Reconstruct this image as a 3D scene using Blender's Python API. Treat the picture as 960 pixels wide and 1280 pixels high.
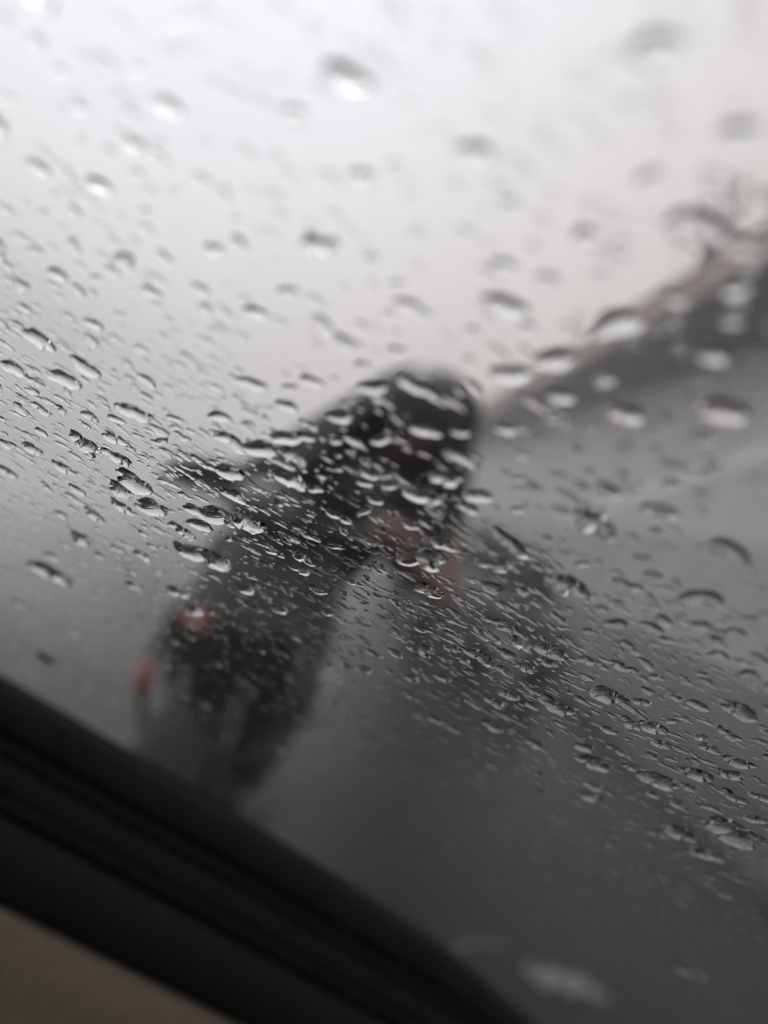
import bpy, bmesh, math, random
import numpy as np
from mathutils import Vector, Matrix

for o in list(bpy.data.objects):
    bpy.data.objects.remove(o)
SC = bpy.context.scene
COL = SC.collection

# ------------------------------------------------------------------ camera, sky, sun, exposure
ROLL = math.radians(27)              # the phone is held tilted
EYE = Vector((0.0, 0.0, 1.1))
cd = bpy.data.cameras.new('camera')
cam = bpy.data.objects.new('camera', cd)
COL.objects.link(cam)
cr, sr = math.cos(ROLL), math.sin(ROLL)
cam.matrix_world = Matrix(((cr, -sr, 0, EYE.x), (0, 0, -1, EYE.y), (sr, cr, 0, EYE.z), (0, 0, 0, 1)))
cd.sensor_fit = 'VERTICAL'
cd.sensor_height = 36.0
cd.lens = 36.0 * 930 / 1280
cd.clip_start = 0.008
cd.clip_end = 6000
cd.dof.use_dof = True
cd.dof.focus_distance = 0.112
cd.dof.aperture_fstop = cd.lens / 3.6     # a phone lens: 3.6 mm wide
SC.camera = cam

SUN_EL, SUN_AZ = math.radians(42), math.radians(-55)    # azimuth from +Y, negative to -X
SUN_DIR = Vector((math.sin(SUN_AZ) * math.cos(SUN_EL), math.cos(SUN_AZ) * math.cos(SUN_EL), math.sin(SUN_EL)))
world = bpy.data.worlds.new('World')
SC.world = world
world.use_nodes = True
wt = world.node_tree
for n_ in list(wt.nodes):
    wt.nodes.remove(n_)


def wn(t, **k):
    n = wt.nodes.new(t)
    for a, b in k.items():
        setattr(n, a, b)
    return n


def wmath(op, a, b=None, c=None):
    n = wn('ShaderNodeMath', operation=op)
    for i, v in enumerate((a, b, c)):
        if v is None:
            continue
        if isinstance(v, (int, float)):
            n.inputs[i].default_value = v
        else:
            wt.links.new(v, n.inputs[i])
    return n.outputs[0]


sky = wn('ShaderNodeTexSky', sky_type='NISHITA', sun_disc=False)
sky.sun_elevation = SUN_EL
sky.sun_rotation = SUN_AZ
sky.air_density = 1.0
sky.dust_density = 6.0
hs = wn('ShaderNodeHueSaturation')
hs.inputs['Saturation'].default_value = 0.10
wt.links.new(sky.outputs[0], hs.inputs['Color'])
tc = wn('ShaderNodeTexCoord')
sep = wn('ShaderNodeSeparateXYZ')
wt.links.new(tc.outputs['Generated'], sep.inputs[0])
el = wmath('MAXIMUM', sep.outputs[2], 0.0)
dot = wn('ShaderNodeVectorMath', operation='DOT_PRODUCT')
wt.links.new(tc.outputs['Generated'], dot.inputs[0])
dot.inputs[1].default_value = SUN_DIR
dpos = wmath('MAXIMUM', dot.outputs['Value'], 0.0)
noi = wn('ShaderNodeTexNoise')
noi.inputs['Scale'].default_value = 2.2
noi.inputs['Detail'].default_value = 4.0
wt.links.new(tc.outputs['Generated'], noi.inputs['Vector'])
mrg = wn('ShaderNodeMapRange')                       # broad bright patch of cloud where the sun stands
mrg.inputs['From Min'].default_value = 0.5
mrg.inputs['From Max'].default_value = 0.92
wt.links.new(dpos, mrg.inputs['Value'])
glow = wmath('MULTIPLY', mrg.outputs[0], 4.9)
over = wmath('ADD', wmath('MULTIPLY', el, 0.4), 6.75)          # overcast: brighter overhead than at the horizon
over = wmath('ADD', over, glow)
over = wmath('MULTIPLY', over, wmath('ADD', wmath('MULTIPLY', noi.outputs['Fac'], 0.16), 0.92))
tint = wn('ShaderNodeMix', data_type='RGBA')
tint.inputs[6].default_value = (1.075, 0.965, 0.93, 1)
tint.inputs[7].default_value = (0.975, 0.975, 1.06, 1)
wt.links.new(mrg.outputs[0], tint.inputs[0])
ov = wn('ShaderNodeVectorMath', operation='SCALE')
wt.links.new(tint.outputs[2], ov.inputs[0])
wt.links.new(over, ov.inputs['Scale'])
mixw = wn('ShaderNodeMix', data_type='RGBA')
mixw.inputs[0].default_value = 0.92
wt.links.new(hs.outputs[0], mixw.inputs[6])
wt.links.new(ov.outputs[0], mixw.inputs[7])
bg = wn('ShaderNodeBackground')
bg.inputs['Strength'].default_value = 0.10
wt.links.new(mixw.outputs[2], bg.inputs['Color'])
wo = wn('ShaderNodeOutputWorld')
wt.links.new(bg.outputs[0], wo.inputs['Surface'])

sl = bpy.data.lights.new('sun', 'SUN')
sl.energy = 0.6
sl.angle = math.radians(40)
sl.color = (1.0, 0.97, 0.93)
sun = bpy.data.objects.new('sun', sl)
COL.objects.link(sun)
sun.rotation_euler = SUN_DIR.to_track_quat('Z', 'Y').to_euler()

SC.view_settings.view_transform = 'Standard'
SC.view_settings.look = 'None'
SC.view_settings.exposure = 0.0
SC.view_settings.gamma = 1.0
SC.view_settings.use_curve_mapping = False
SC.render.engine = 'CYCLES'
SC.cycles.max_bounces = 14
SC.cycles.transmission_bounces = 12
SC.cycles.transparent_max_bounces = 16
SC.cycles.glossy_bounces = 5
SC.cycles.diffuse_bounces = 3
SC.cycles.volume_bounces = 2
SC.cycles.use_denoising = True


# ------------------------------------------------------------------ helpers
def mat(name, color, rough=0.6, metal=0.0, spec=0.5, nscale=0.0, namt=0.0, bump=0.0, bscale=None, coat=0.0, sheen=0.0):
    m = bpy.data.materials.new(name)
    m.use_nodes = True
    t = m.node_tree
    b = t.nodes['Principled BSDF']
    b.inputs['Base Color'].default_value = (*color, 1)
    b.inputs['Roughness'].default_value = rough
    b.inputs['Metallic'].default_value = metal
    b.inputs['Specular IOR Level'].default_value = spec
    b.inputs['Coat Weight'].default_value = coat
    b.inputs['Sheen Weight'].default_value = sheen
    if namt or bump:
        c = t.nodes.new('ShaderNodeTexCoord')
        n = t.nodes.new('ShaderNodeTexNoise')
        n.inputs['Scale'].default_value = nscale
        n.inputs['Detail'].default_value = 6
        t.links.new(c.outputs['Object'], n.inputs['Vector'])
        if namt:
            r = t.nodes.new('ShaderNodeValToRGB')
            r.color_ramp.elements[0].position = 0.3
            r.color_ramp.elements[1].position = 0.7
            r.color_ramp.elements[0].color = (*[v * (1 - namt) for v in color], 1)
            r.color_ramp.elements[1].color = (*[min(1, v * (1 + namt)) for v in color], 1)
            t.links.new(n.outputs['Fac'], r.inputs[0])
            t.links.new(r.outputs[0], b.inputs['Base Color'])
        if bump:
            n2 = t.nodes.new('ShaderNodeTexNoise')
            n2.inputs['Scale'].default_value = bscale or nscale
            n2.inputs['Detail'].default_value = 5
            t.links.new(c.outputs['Object'], n2.inputs['Vector'])
            bp = t.nodes.new('ShaderNodeBump')
            bp.inputs['Strength'].default_value = bump
            bp.inputs['Distance'].default_value = 0.01
            t.links.new(n2.outputs['Fac'], bp.inputs['Height'])
            t.links.new(bp.outputs[0], b.inputs['Normal'])
    return m


def glass_mat(name, ior, color=(1, 1, 1)):
    m = bpy.data.materials.new(name)
    m.use_nodes = True
    t = m.node_tree
    for n in list(t.nodes):
        t.nodes.remove(n)
    g = t.nodes.new('ShaderNodeBsdfGlass')
    g.inputs['IOR'].default_value = ior
    g.inputs['Roughness'].default_value = 0.0
    g.inputs['Color'].default_value = (*color, 1)
    o = t.nodes.new('ShaderNodeOutputMaterial')
    t.links.new(g.outputs[0], o.inputs['Surface'])
    return m


def clear_mat(name, color):
    m = bpy.data.materials.new(name)
    m.use_nodes = True
    t = m.node_tree
    for n in list(t.nodes):
        t.nodes.remove(n)
    g = t.nodes.new('ShaderNodeBsdfTransparent')
    g.inputs['Color'].default_value = (*color, 1)
    o = t.nodes.new('ShaderNodeOutputMaterial')
    t.links.new(g.outputs[0], o.inputs['Surface'])
    return m


def wet_mat(name, dark, light, nscale, rmin, rmax):
    """Rain-wet ground: dark stone under a water film, smoother where water stands."""
    m = bpy.data.materials.new(name)
    m.use_nodes = True
    t = m.node_tree
    b = t.nodes['Principled BSDF']
    c = t.nodes.new('ShaderNodeTexCoord')
    n = t.nodes.new('ShaderNodeTexNoise')
    n.inputs['Scale'].default_value = nscale
    n.inputs['Detail'].default_value = 7
    t.links.new(c.outputs['Object'], n.inputs['Vector'])
    r = t.nodes.new('ShaderNodeValToRGB')
    r.color_ramp.elements[0].position = 0.3
    r.color_ramp.elements[1].position = 0.72
    r.color_ramp.elements[0].color = (*dark, 1)
    r.color_ramp.elements[1].color = (*light, 1)
    t.links.new(n.outputs['Fac'], r.inputs[0])
    t.links.new(r.outputs[0], b.inputs['Base Color'])
    n2 = t.nodes.new('ShaderNodeTexNoise')
    n2.inputs['Scale'].default_value = nscale * 0.35
    n2.inputs['Detail'].default_value = 3
    t.links.new(c.outputs['Object'], n2.inputs['Vector'])
    mr = t.nodes.new('ShaderNodeMapRange')
    mr.inputs['From Min'].default_value = 0.35
    mr.inputs['From Max'].default_value = 0.65
    mr.inputs['To Min'].default_value = rmin
    mr.inputs['To Max'].default_value = rmax
    t.links.new(n2.outputs['Fac'], mr.inputs['Value'])
    t.links.new(mr.outputs[0], b.inputs['Roughness'])
    b.inputs['IOR'].default_value = 1.36
    n3 = t.nodes.new('ShaderNodeTexNoise')
    n3.inputs['Scale'].default_value = 60
    n3.inputs['Detail'].default_value = 4
    t.links.new(c.outputs['Object'], n3.inputs['Vector'])
    bp = t.nodes.new('ShaderNodeBump')
    bp.inputs['Strength'].default_value = 0.25
    bp.inputs['Distance'].default_value = 0.006
    t.links.new(n3.outputs['Fac'], bp.inputs['Height'])
    t.links.new(bp.outputs[0], b.inputs['Normal'])
    return m


def link(name, me, m=None, parent=None, smooth=False):
    if m is not None:
        for x in (m if isinstance(m, (list, tuple)) else [m]):
            me.materials.append(x)
    if smooth:
        me.polygons.foreach_set('use_smooth', [True] * len(me.polygons))
    o = bpy.data.objects.new(name, me)
    COL.objects.link(o)
    if parent is not None:
        o.parent = parent
    return o


def pyobj(name, verts, faces, m=None, parent=None, smooth=False):
    me = bpy.data.meshes.new(name)
    me.from_pydata([tuple(v) for v in verts], [], faces)
    me.validate()
    me.update()
    return link(name, me, m, parent, smooth)


def bmobj(name, bm, m=None, parent=None, smooth=False):
    me = bpy.data.meshes.new(name)
    bmesh.ops.recalc_face_normals(bm, faces=bm.faces)
    bm.to_mesh(me)
    bm.free()
    return link(name, me, m, parent, smooth)


def empty(name, loc=(0, 0, 0), rz=0.0):
    o = bpy.data.objects.new(name, None)
    COL.objects.link(o)
    o.location = loc
    o.rotation_euler = (0, 0, rz)
    return o


def tag(o, label=None, cat=None, group=None, kind=None):
    if label:
        o['label'] = label
    if cat:
        o['category'] = cat
    if group:
        o['group'] = group
    if kind:
        o['kind'] = kind
    return o


def bm_box(bm, c, s, rot=None, bev=0.0, seg=2, taper=None):
    r = bmesh.ops.create_cube(bm, size=1.0)
    vs = r['verts']
    for v in vs:
        k = 1.0
        if taper and v.co.z > 0:
            k = taper
        v.co = Vector((v.co.x * s[0] * k, v.co.y * s[1] * k, v.co.z * s[2]))
    if bev:
        es = list({e for v in vs for e in v.link_edges})
        g = bmesh.ops.bevel(bm, geom=es, offset=bev, segments=seg, affect='EDGES', profile=0.5)
        vs = list({v for f in g['faces'] for v in f.verts} | {v for v in vs if v.is_valid})
    M = Matrix.Translation(Vector(c)) @ (rot.to_4x4() if rot is not None else Matrix())
    for v in vs:
        v.co = M @ v.co
    return vs


def box(name, c, s, m, parent=None, rot=None, bev=0.0, seg=2, taper=None, smooth=False):
    bm = bmesh.new()
    bm_box(bm, c, s, rot, bev, seg, taper)
    return bmobj(name, bm, m, parent, smooth)


def bm_tube(bm, pts, rad, seg=12, cap=True):
    pts = [Vector(p) for p in pts]
    if not isinstance(rad, (list, tuple)):
        rad = [rad] * len(pts)
    rings = []
    up = None
    for i, p in enumerate(pts):
        t = (pts[min(i + 1, len(pts) - 1)] - pts[max(i - 1, 0)]).normalized()
        if up is None:
            up = t.orthogonal().normalized()
        up = (up - t * up.dot(t)).normalized()
        w = t.cross(up)
        rings.append([bm.verts.new(p + (up * math.cos(a) + w * math.sin(a)) * rad[i]) for a in [2 * math.pi * k / seg for k in range(seg)]])
    for a, b in zip(rings, rings[1:]):
        for k in range(seg):
            bm.faces.new((a[k], a[(k + 1) % seg], b[(k + 1) % seg], b[k]))
    if cap:
        bm.faces.new(list(reversed(rings[0])))
        bm.faces.new(rings[-1])


def tube(name, pts, rad, m, parent=None, seg=12):
    bm = bmesh.new()
    bm_tube(bm, pts, rad, seg)
    return bmobj(name, bm, m, parent, True)


def lathe(name, prof, c, axis, m, parent=None, seg=32):
    """prof: (radius, along) pairs, turned about AXIS through C."""
    ax = Vector(axis).normalized()
    u = ax.orthogonal().normalized()
    w = ax.cross(u)
    bm = bmesh.new()
    rings = [[bm.verts.new(Vector(c) + ax * h + (u * math.cos(a) + w * math.sin(a)) * r) for a in [2 * math.pi * k / seg for k in range(seg)]] for r, h in prof]
    n = len(rings)
    for i in range(n - 1):
        for k in range(seg):
            bm.faces.new((rings[i][k], rings[i][(k + 1) % seg], rings[i + 1][(k + 1) % seg], rings[i + 1][k]))
    bmesh.ops.remove_doubles(bm, verts=bm.verts, dist=1e-6)
    return bmobj(name, bm, m, parent, True)


def ellipsoid(name, c, r, m, parent=None, cut=None, sub=3, rot=None):
    bm = bmesh.new()
    bmesh.ops.create_icosphere(bm, subdivisions=sub, radius=1.0)
    for v in bm.verts:
        v.co = Vector((v.co.x * r[0], v.co.y * r[1], v.co.z * r[2]))
    if cut:
        bmesh.ops.bisect_plane(bm, geom=bm.verts[:] + bm.edges[:] + bm.faces[:], plane_co=cut[0], plane_no=cut[1], clear_outer=True)
        bmesh.ops.holes_fill(bm, edges=[e for e in bm.edges if e.is_boundary])
    M = Matrix.Translation(Vector(c)) @ (rot.to_4x4() if rot is not None else Matrix())
    for v in bm.verts:
        v.co = M @ v.co
    return bmobj(name, bm, m, parent, True)


rng = random.Random(11)

# ------------------------------------------------------------------ materials
M_GROUND = wet_mat('wet_earth', (0.13, 0.128, 0.12), (0.22, 0.215, 0.20), 0.3, 0.18, 0.4)
M_PAVE = wet_mat('wet_concrete', (0.05, 0.049, 0.046), (0.085, 0.083, 0.077), 0.9, 0.22, 0.42)
M_KERB = mat('kerb_concrete', (0.075, 0.074, 0.070), 0.4, nscale=3, namt=0.25, bump=0.2, bscale=30)
M_WALL = mat('grey_render', (0.41, 0.40, 0.39), 0.75, nscale=0.5, namt=0.10, bump=0.15, bscale=12)
M_WALL_MID = mat('wall_mid_shade', (0.29, 0.285, 0.277), 0.7, nscale=0.6, namt=0.14, bump=0.15, bscale=12)  # same wall, its darkening downward put into the colour
M_WALL_LOW = mat('wall_low_shade', (0.115, 0.115, 0.11), 0.55, nscale=0.7, namt=0.15, bump=0.1, bscale=14)  # lowest, darkest step of the wall's painted-in shade
M_PALE = mat('pale_concrete', (0.60, 0.595, 0.58), 0.7, nscale=1.5, namt=0.1)
M_SOFFIT = mat('soffit_paint', (0.07, 0.068, 0.068), 0.7, nscale=1, namt=0.15)
M_BOARDS = [mat('brown_board', (0.17, 0.115, 0.09), 0.6, nscale=4, namt=0.25, bump=0.2, bscale=20),
            mat('grey_board', (0.06, 0.047, 0.042), 0.6, nscale=4, namt=0.25, bump=0.2, bscale=20),
            mat('faded_board', (0.30, 0.20, 0.16), 0.6, nscale=4, namt=0.25, bump=0.2, bscale=20)]
M_PAINT = mat('worn_white_paint', (0.155, 0.16, 0.165), 0.45, nscale=9, namt=0.35)
M_FAINT = mat('faint_paint', (0.075, 0.076, 0.077), 0.4, nscale=9, namt=0.35)
M_STEEL = mat('galvanised_steel', (0.30, 0.30, 0.31), 0.4, metal=0.8)
M_RUBBER = mat('black_rubber', (0.006, 0.006, 0.007), 0.8, spec=0.2, nscale=60, namt=0.2, bump=0.1, bscale=300)
M_LIP = mat('grey_rubber', (0.010, 0.010, 0.011), 0.75, spec=0.25, nscale=60, namt=0.2)
M_TRIMB = mat('black_plastic', (0.009, 0.009, 0.010), 0.7, spec=0.25, nscale=80, namt=0.2, bump=0.25, bscale=900)
M_BEIGE = mat('beige_trim', (0.205, 0.172, 0.138), 0.85, nscale=350, namt=0.14, bump=0.35, bscale=1100)
M_HEADL = mat('headlining', (0.22, 0.21, 0.195), 0.95, nscale=200, namt=0.08, bump=0.2, bscale=500)
M_SEATF = mat('seat_fabric', (0.035, 0.035, 0.038), 0.95, nscale=120, namt=0.2, bump=0.3, bscale=600)
M_CARP = mat('carpaint_dark', (0.018, 0.019, 0.022), 0.25, coat=0.8)
M_PANE = clear_mat('window_glass', (0.955, 0.965, 0.962))
M_SIDEGL = glass_mat('tinted_glass', 1.02, (0.55, 0.58, 0.57))
M_WATER = glass_mat('rain_water', 1.333)
M_DIRT = mat('mud_speck', (0.018, 0.016, 0.013), 0.8)

# ------------------------------------------------------------------ ground, road, pavement
BDIR = Vector((-0.061, 1.0, 0)).normalized()       # the street runs nearly straight away from the rear window
BLAT = Vector((BDIR.y, -BDIR.x, 0))                # towards the building


def street(u, v, z):
    p = BDIR * u + BLAT * v
    return Vector((p.x, p.y, z))


def grid_sheet(name, xs, ys, z, m, kind=None):
    verts = [(x, y, z) for y in ys for x in xs]
    nx = len(xs)
    faces = [(j * nx + i, j * nx + i + 1, (j + 1) * nx + i + 1, (j + 1) * nx + i) for j in range(len(ys) - 1) for i in range(nx - 1)]
    o = pyobj(name, verts, faces, m)
    tag(o, kind=kind)
    return o


grid_sheet('ground', [-2500, -600, -100, 0, 100, 600, 2500], [-2500, -500, 0, 500, 2500], -0.012, M_GROUND, 'structure')
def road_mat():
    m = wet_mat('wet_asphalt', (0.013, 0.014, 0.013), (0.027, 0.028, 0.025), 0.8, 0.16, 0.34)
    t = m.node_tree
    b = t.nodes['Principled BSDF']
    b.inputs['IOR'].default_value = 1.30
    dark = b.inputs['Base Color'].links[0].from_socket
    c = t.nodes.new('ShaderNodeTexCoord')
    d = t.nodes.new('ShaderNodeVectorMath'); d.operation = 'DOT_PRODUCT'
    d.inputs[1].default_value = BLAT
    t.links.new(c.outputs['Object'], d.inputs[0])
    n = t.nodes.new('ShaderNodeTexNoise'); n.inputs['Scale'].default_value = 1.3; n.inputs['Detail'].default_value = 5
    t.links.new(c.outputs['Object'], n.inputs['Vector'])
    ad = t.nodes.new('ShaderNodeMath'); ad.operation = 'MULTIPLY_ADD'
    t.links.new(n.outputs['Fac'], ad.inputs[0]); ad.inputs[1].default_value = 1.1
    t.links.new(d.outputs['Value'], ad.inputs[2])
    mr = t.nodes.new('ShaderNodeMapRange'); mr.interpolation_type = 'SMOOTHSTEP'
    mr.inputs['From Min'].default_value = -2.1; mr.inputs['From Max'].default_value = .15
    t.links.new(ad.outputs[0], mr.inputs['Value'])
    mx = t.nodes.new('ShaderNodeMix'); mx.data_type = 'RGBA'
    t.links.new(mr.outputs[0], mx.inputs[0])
    mx.inputs[6].default_value = (0.42, 0.42, 0.405, 1)      # sky sheen on the wet open side, put into the colour
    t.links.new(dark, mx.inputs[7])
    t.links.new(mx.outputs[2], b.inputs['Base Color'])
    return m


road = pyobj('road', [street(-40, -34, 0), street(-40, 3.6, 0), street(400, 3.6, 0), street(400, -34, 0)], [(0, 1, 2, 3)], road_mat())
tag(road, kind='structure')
pave = pyobj('pavement', [street(-40, 3.74, .12), street(-40, 5.7, .12), street(400, 5.7, .12), street(400, 3.74, .12),
                          street(-40, 5.7, -.02), street(400, 5.7, -.02)], [(0, 1, 2, 3), (1, 4, 5, 2)], M_PAVE)
tag(pave, kind='structure')
kerb = empty('kerb')
tag(kerb, kind='structure')
KA = -2.0
kerb_me = None
for i in range(46):
    if kerb_me is None:
        bm = bmesh.new()
        bm_box(bm, (0, 0, 0.06), (0.13, 0.98, 0.14), None, 0.012, 2)
        o = bmobj('kerb_stone', bm, M_KERB, kerb)
        kerb_me = o.data
    else:
        o = bpy.data.objects.new('kerb_stone', kerb_me)
        COL.objects.link(o)
        o.parent = kerb
    o.location = street(KA + i * 1.0, 3.67 + rng.uniform(-.004, .004), rng.uniform(-.004, .004))
    o.rotation_euler = (0, 0, math.atan2(-BDIR.x, BDIR.y) + rng.uniform(-.004, .004))


def marking(name, pts, z):
    return pyobj(name, [(x, y, z) for x, y in pts], [tuple(range(len(pts)))], M_PAINT, road)


marking('lane_marking', [(1.05, 2.36), (1.09, 2.43), (1.13, 2.41), (1.18, 2.49), (1.24, 2.47), (1.29, 2.53), (1.36, 2.49), (1.40, 2.45), (1.33, 2.40), (1.29, 2.42), (1.23, 2.35), (1.18, 2.37), (1.12, 2.31), (1.08, 2.34)], 0.005)
marking('lane_marking', [(.786, 2.277), (.878, 2.392), (1.02, 2.475), (1.03, 2.451), (.873, 2.353), (.806, 2.259)], 0.005).data.materials[0] = M_FAINT

# ------------------------------------------------------------------ building along the street
bld = empty('roadside_building', street(8, 5.95, 0))
tag(bld, 'long grey rendered building with an overhanging brown boarded fascia beyond the rider', 'building')
Rb = Matrix(((BLAT.x, BDIR.x, 0), (BLAT.y, BDIR.y, 0), (0, 0, 1)))
bld.rotation_euler = Rb.to_euler()
# local: x = away from the street, y = along the street, z up; wall face at x = 0
U0, U1 = -7.0, 46.0
EAVE = 7.22
box('wall', (2.0, (U0 + U1) / 2, 5.233), (4.0, U1 - U0, 4.06), M_WALL, bld)
box('wall_shaded_mid', (2.0, (U0 + U1) / 2, 2.253), (4.014, U1 - U0 + .014, 1.90), M_WALL_MID, bld)  # lower wall in two darker steps, shade carried by colour
box('wall_shaded_low', (2.0, (U0 + U1) / 2, 0.66), (4.03, U1 - U0 + .03, 1.28), M_WALL_LOW, bld)
box('soffit', (.45, (U0 + U1) / 2, EAVE + 0.05), (4.34, U1 - U0 + .4, 0.10), M_SOFFIT, bld)
box('parapet', (-1.41, (U0 + U1) / 2, EAVE + .66), (0.16, U1 - U0 + .3, 1.12), M_SOFFIT, bld)
box('roof', (.95, (U0 + U1) / 2, EAVE + .6), (4.6, U1 - U0 + .2, 0.16), M_SOFFIT, bld)
for r in range(5):
    y = U0 - .15
    k = 0
    while y < U1 + .1:
        L = min(rng.uniform(3.2, 5.0), U1 + .15 - y)
        if L < .4:
            break
        box('board', (-1.52 - rng.uniform(0, .03), y + L / 2, EAVE + .10 + r * .235), (0.035, L - .012, .222), M_BOARDS[(0, 1, 2, 0, 2)[r] if rng.random() < .7 else rng.choice((0, 1, 2))], bld,
            Matrix.Rotation(rng.uniform(-.01, .01), 3, 'X'))
        y += L
box('coping', (-1.43, (U0 + U1) / 2, EAVE + 1.27), (0.32, U1 - U0 + .4, .07), M_SOFFIT, bld, bev=.01)
# sloping pale band of an outside stair along the wall
sb = [(-1.0, 6.0), (13.0, 3.30), (13.0, 2.95), (-1.0, 5.6)]
pyobj('stair_band', [(-.035, y, z) for y, z in sb] + [(-.003, y, z) for y, z in sb],
      [(0, 1, 2, 3), (7, 6, 5, 4), (0, 4, 5, 1), (1, 5, 6, 2), (2, 6, 7, 3), (3, 7, 4, 0)], M_PALE, bld)
an = empty('antenna_mast', street(13.7, 4.5, EAVE + 1.31))
tag(an, 'thin slanting antenna mast on the roof edge of the building', 'antenna')
tube('mast', [(0, 0, -.01), (-.95, .1, .62)], .032, M_STEEL, an, 8)
tube('brace', [(-.10, .45, -.01), (-.45, .05, .30)], .018, M_STEEL, an, 8)
for k in range(4):
    q = Vector((-.40, .05, .26)).lerp(Vector((-.93, .1, .60)), k / 3)
    tube('crossbar', [q + Vector((-.03, -.34 + k * .05, -.04)), q + Vector((.03, .34 - k * .05, .04))], .012, M_STEEL, an, 6)

# PART2
M_TWIG = mat('twig', (0.07, 0.06, 0.05), 0.8)
M_LEAF = mat('dry_leaf', (0.075, 0.078, 0.062), 0.7)
sh_ = empty('roof_shrub', street(15.2, 4.55, EAVE + 1.305))
sh_.scale = (1.9, 1.9, 2.1)
tag(sh_, 'spiky grey-green shrub growing on the roof edge of the building', 'shrub')
rs = random.Random(4)
bm = bmesh.new()
bl = bmesh.new()
for k in range(13):
    a_, r_ = rs.uniform(0, 6.28), rs.uniform(.15, .55)
    tip = Vector((r_ * math.cos(a_) - .1, r_ * math.sin(a_) * 1.1, rs.uniform(.25, .85)))
    mid = tip * .5 + Vector((0, 0, .12))
    bm_tube(bm, [(0, 0, -.02), mid, tip], [.022, .012, .004], 5)
    for q in range(14):
        t = rs.uniform(.3, 1)
        p = (mid * (2 * t)) if t < .5 else mid.lerp(tip, t * 2 - 1)
        d = Vector((rs.gauss(0, 1), rs.gauss(0, 1), rs.uniform(-.2, 1.2))).normalized()
        w_ = d.orthogonal().normalized() * rs.uniform(.012, .03)
        l_ = rs.uniform(.10, .24)
        vv = [bl.verts.new(p), bl.verts.new(p + d * l_ * .5 + w_), bl.verts.new(p + d * l_), bl.verts.new(p + d * l_ * .5 - w_)]
        bl.faces.new(vv)
bmobj('stem', bm, M_TWIG, sh_)
lf = bmobj('foliage', bl, M_LEAF, sh_)
lf['kind'] = 'stuff'

# ------------------------------------------------------------------ dark parked car further up the street
M_CARG = mat('dark_grey_carpaint', (0.032, 0.033, 0.036), 0.3, coat=0.7)
M_TYRE = mat('tyre_rubber', (0.012, 0.012, 0.012), 0.8, nscale=30, namt=0.3)
M_ALLOY = mat('wheel_alloy', (0.30, 0.30, 0.31), 0.35, metal=0.8)
M_LAMP = mat('lamp_lens', (0.07, 0.078, 0.085), 0.3, coat=0.3)
M_PLATE = mat('number_plate', (0.55, 0.55, 0.52), 0.4)
M_DGLASS = mat('car_window_dark', (0.012, 0.014, 0.016), 0.25, spec=0.3)
pc = empty('parked_car', street(10.2, 2.3, 0), math.atan2(-BDIR.x, BDIR.y))
tag(pc, 'dark grey parked car standing behind the scooter rider by the kerb', 'car')
# local: -y is the nose (towards the rear window), x across
W = 0.86
prof = [(-2.05, .32), (-2.12, .48), (-2.06, .72), (-1.85, .86), (-1.05, 1.00), (1.95, 1.02), (2.08, .80), (2.12, .48), (2.04, .30)]
bm = bmesh.new()
sect = []
for x, k, dz in ((-W, .965, -.04), (-W * .9, .99, 0), (-W * .45, 1.0, .015), (0, 1.0, .02), (W * .45, 1.0, .015), (W * .9, .99, 0), (W, .965, -.04)):
    sect.append([bm.verts.new((x, y * k, z + (dz if z > .6 else -dz * .3))) for y, z in prof])
for a, b in zip(sect, sect[1:]):
    n = len(a)
    for i in range(n):
        bm.faces.new((a[i], a[(i + 1) % n], b[(i + 1) % n], b[i]))
bm.faces.new(sect[0]); bm.faces.new(sect[-1])
bmobj('body', bm, M_CARG, pc)
cab = [(-1.10, .98, .80), (-.35, 1.56, .60), (.9, 1.60, .60), (1.95, 1.00, .78)]
bm = bmesh.new()
L_ = [bm.verts.new((-h, y, z)) for y, z, h in cab]
R_ = [bm.verts.new((h, y, z)) for y, z, h in cab]
bm.faces.new(L_); bm.faces.new(R_)
for i in range(4):
    bm.faces.new((L_[i], L_[(i + 1) % 4], R_[(i + 1) % 4], R_[i]))
bmesh.ops.bevel(bm, geom=bm.edges[:], offset=.05, segments=3, affect='EDGES')
bmobj('cabin', bm, M_CARG, pc, True)


def quad_between(name, a, b, c, d, inset, lift, m, parent):
    a, b, c, d = [Vector(p) for p in (a, b, c, d)]
    mid = (a + b + c + d) / 4
    nn = (b - a).cross(d - a).normalized()
    q = [p + (mid - p) * inset + nn * lift for p in (a, b, c, d)]
    q2 = [p - nn * .012 for p in q]
    return pyobj(name, q + q2, [(0, 1, 2, 3), (7, 6, 5, 4), (0, 4, 5, 1), (1, 5, 6, 2), (2, 6, 7, 3), (3, 7, 4, 0)], m, parent)


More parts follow.
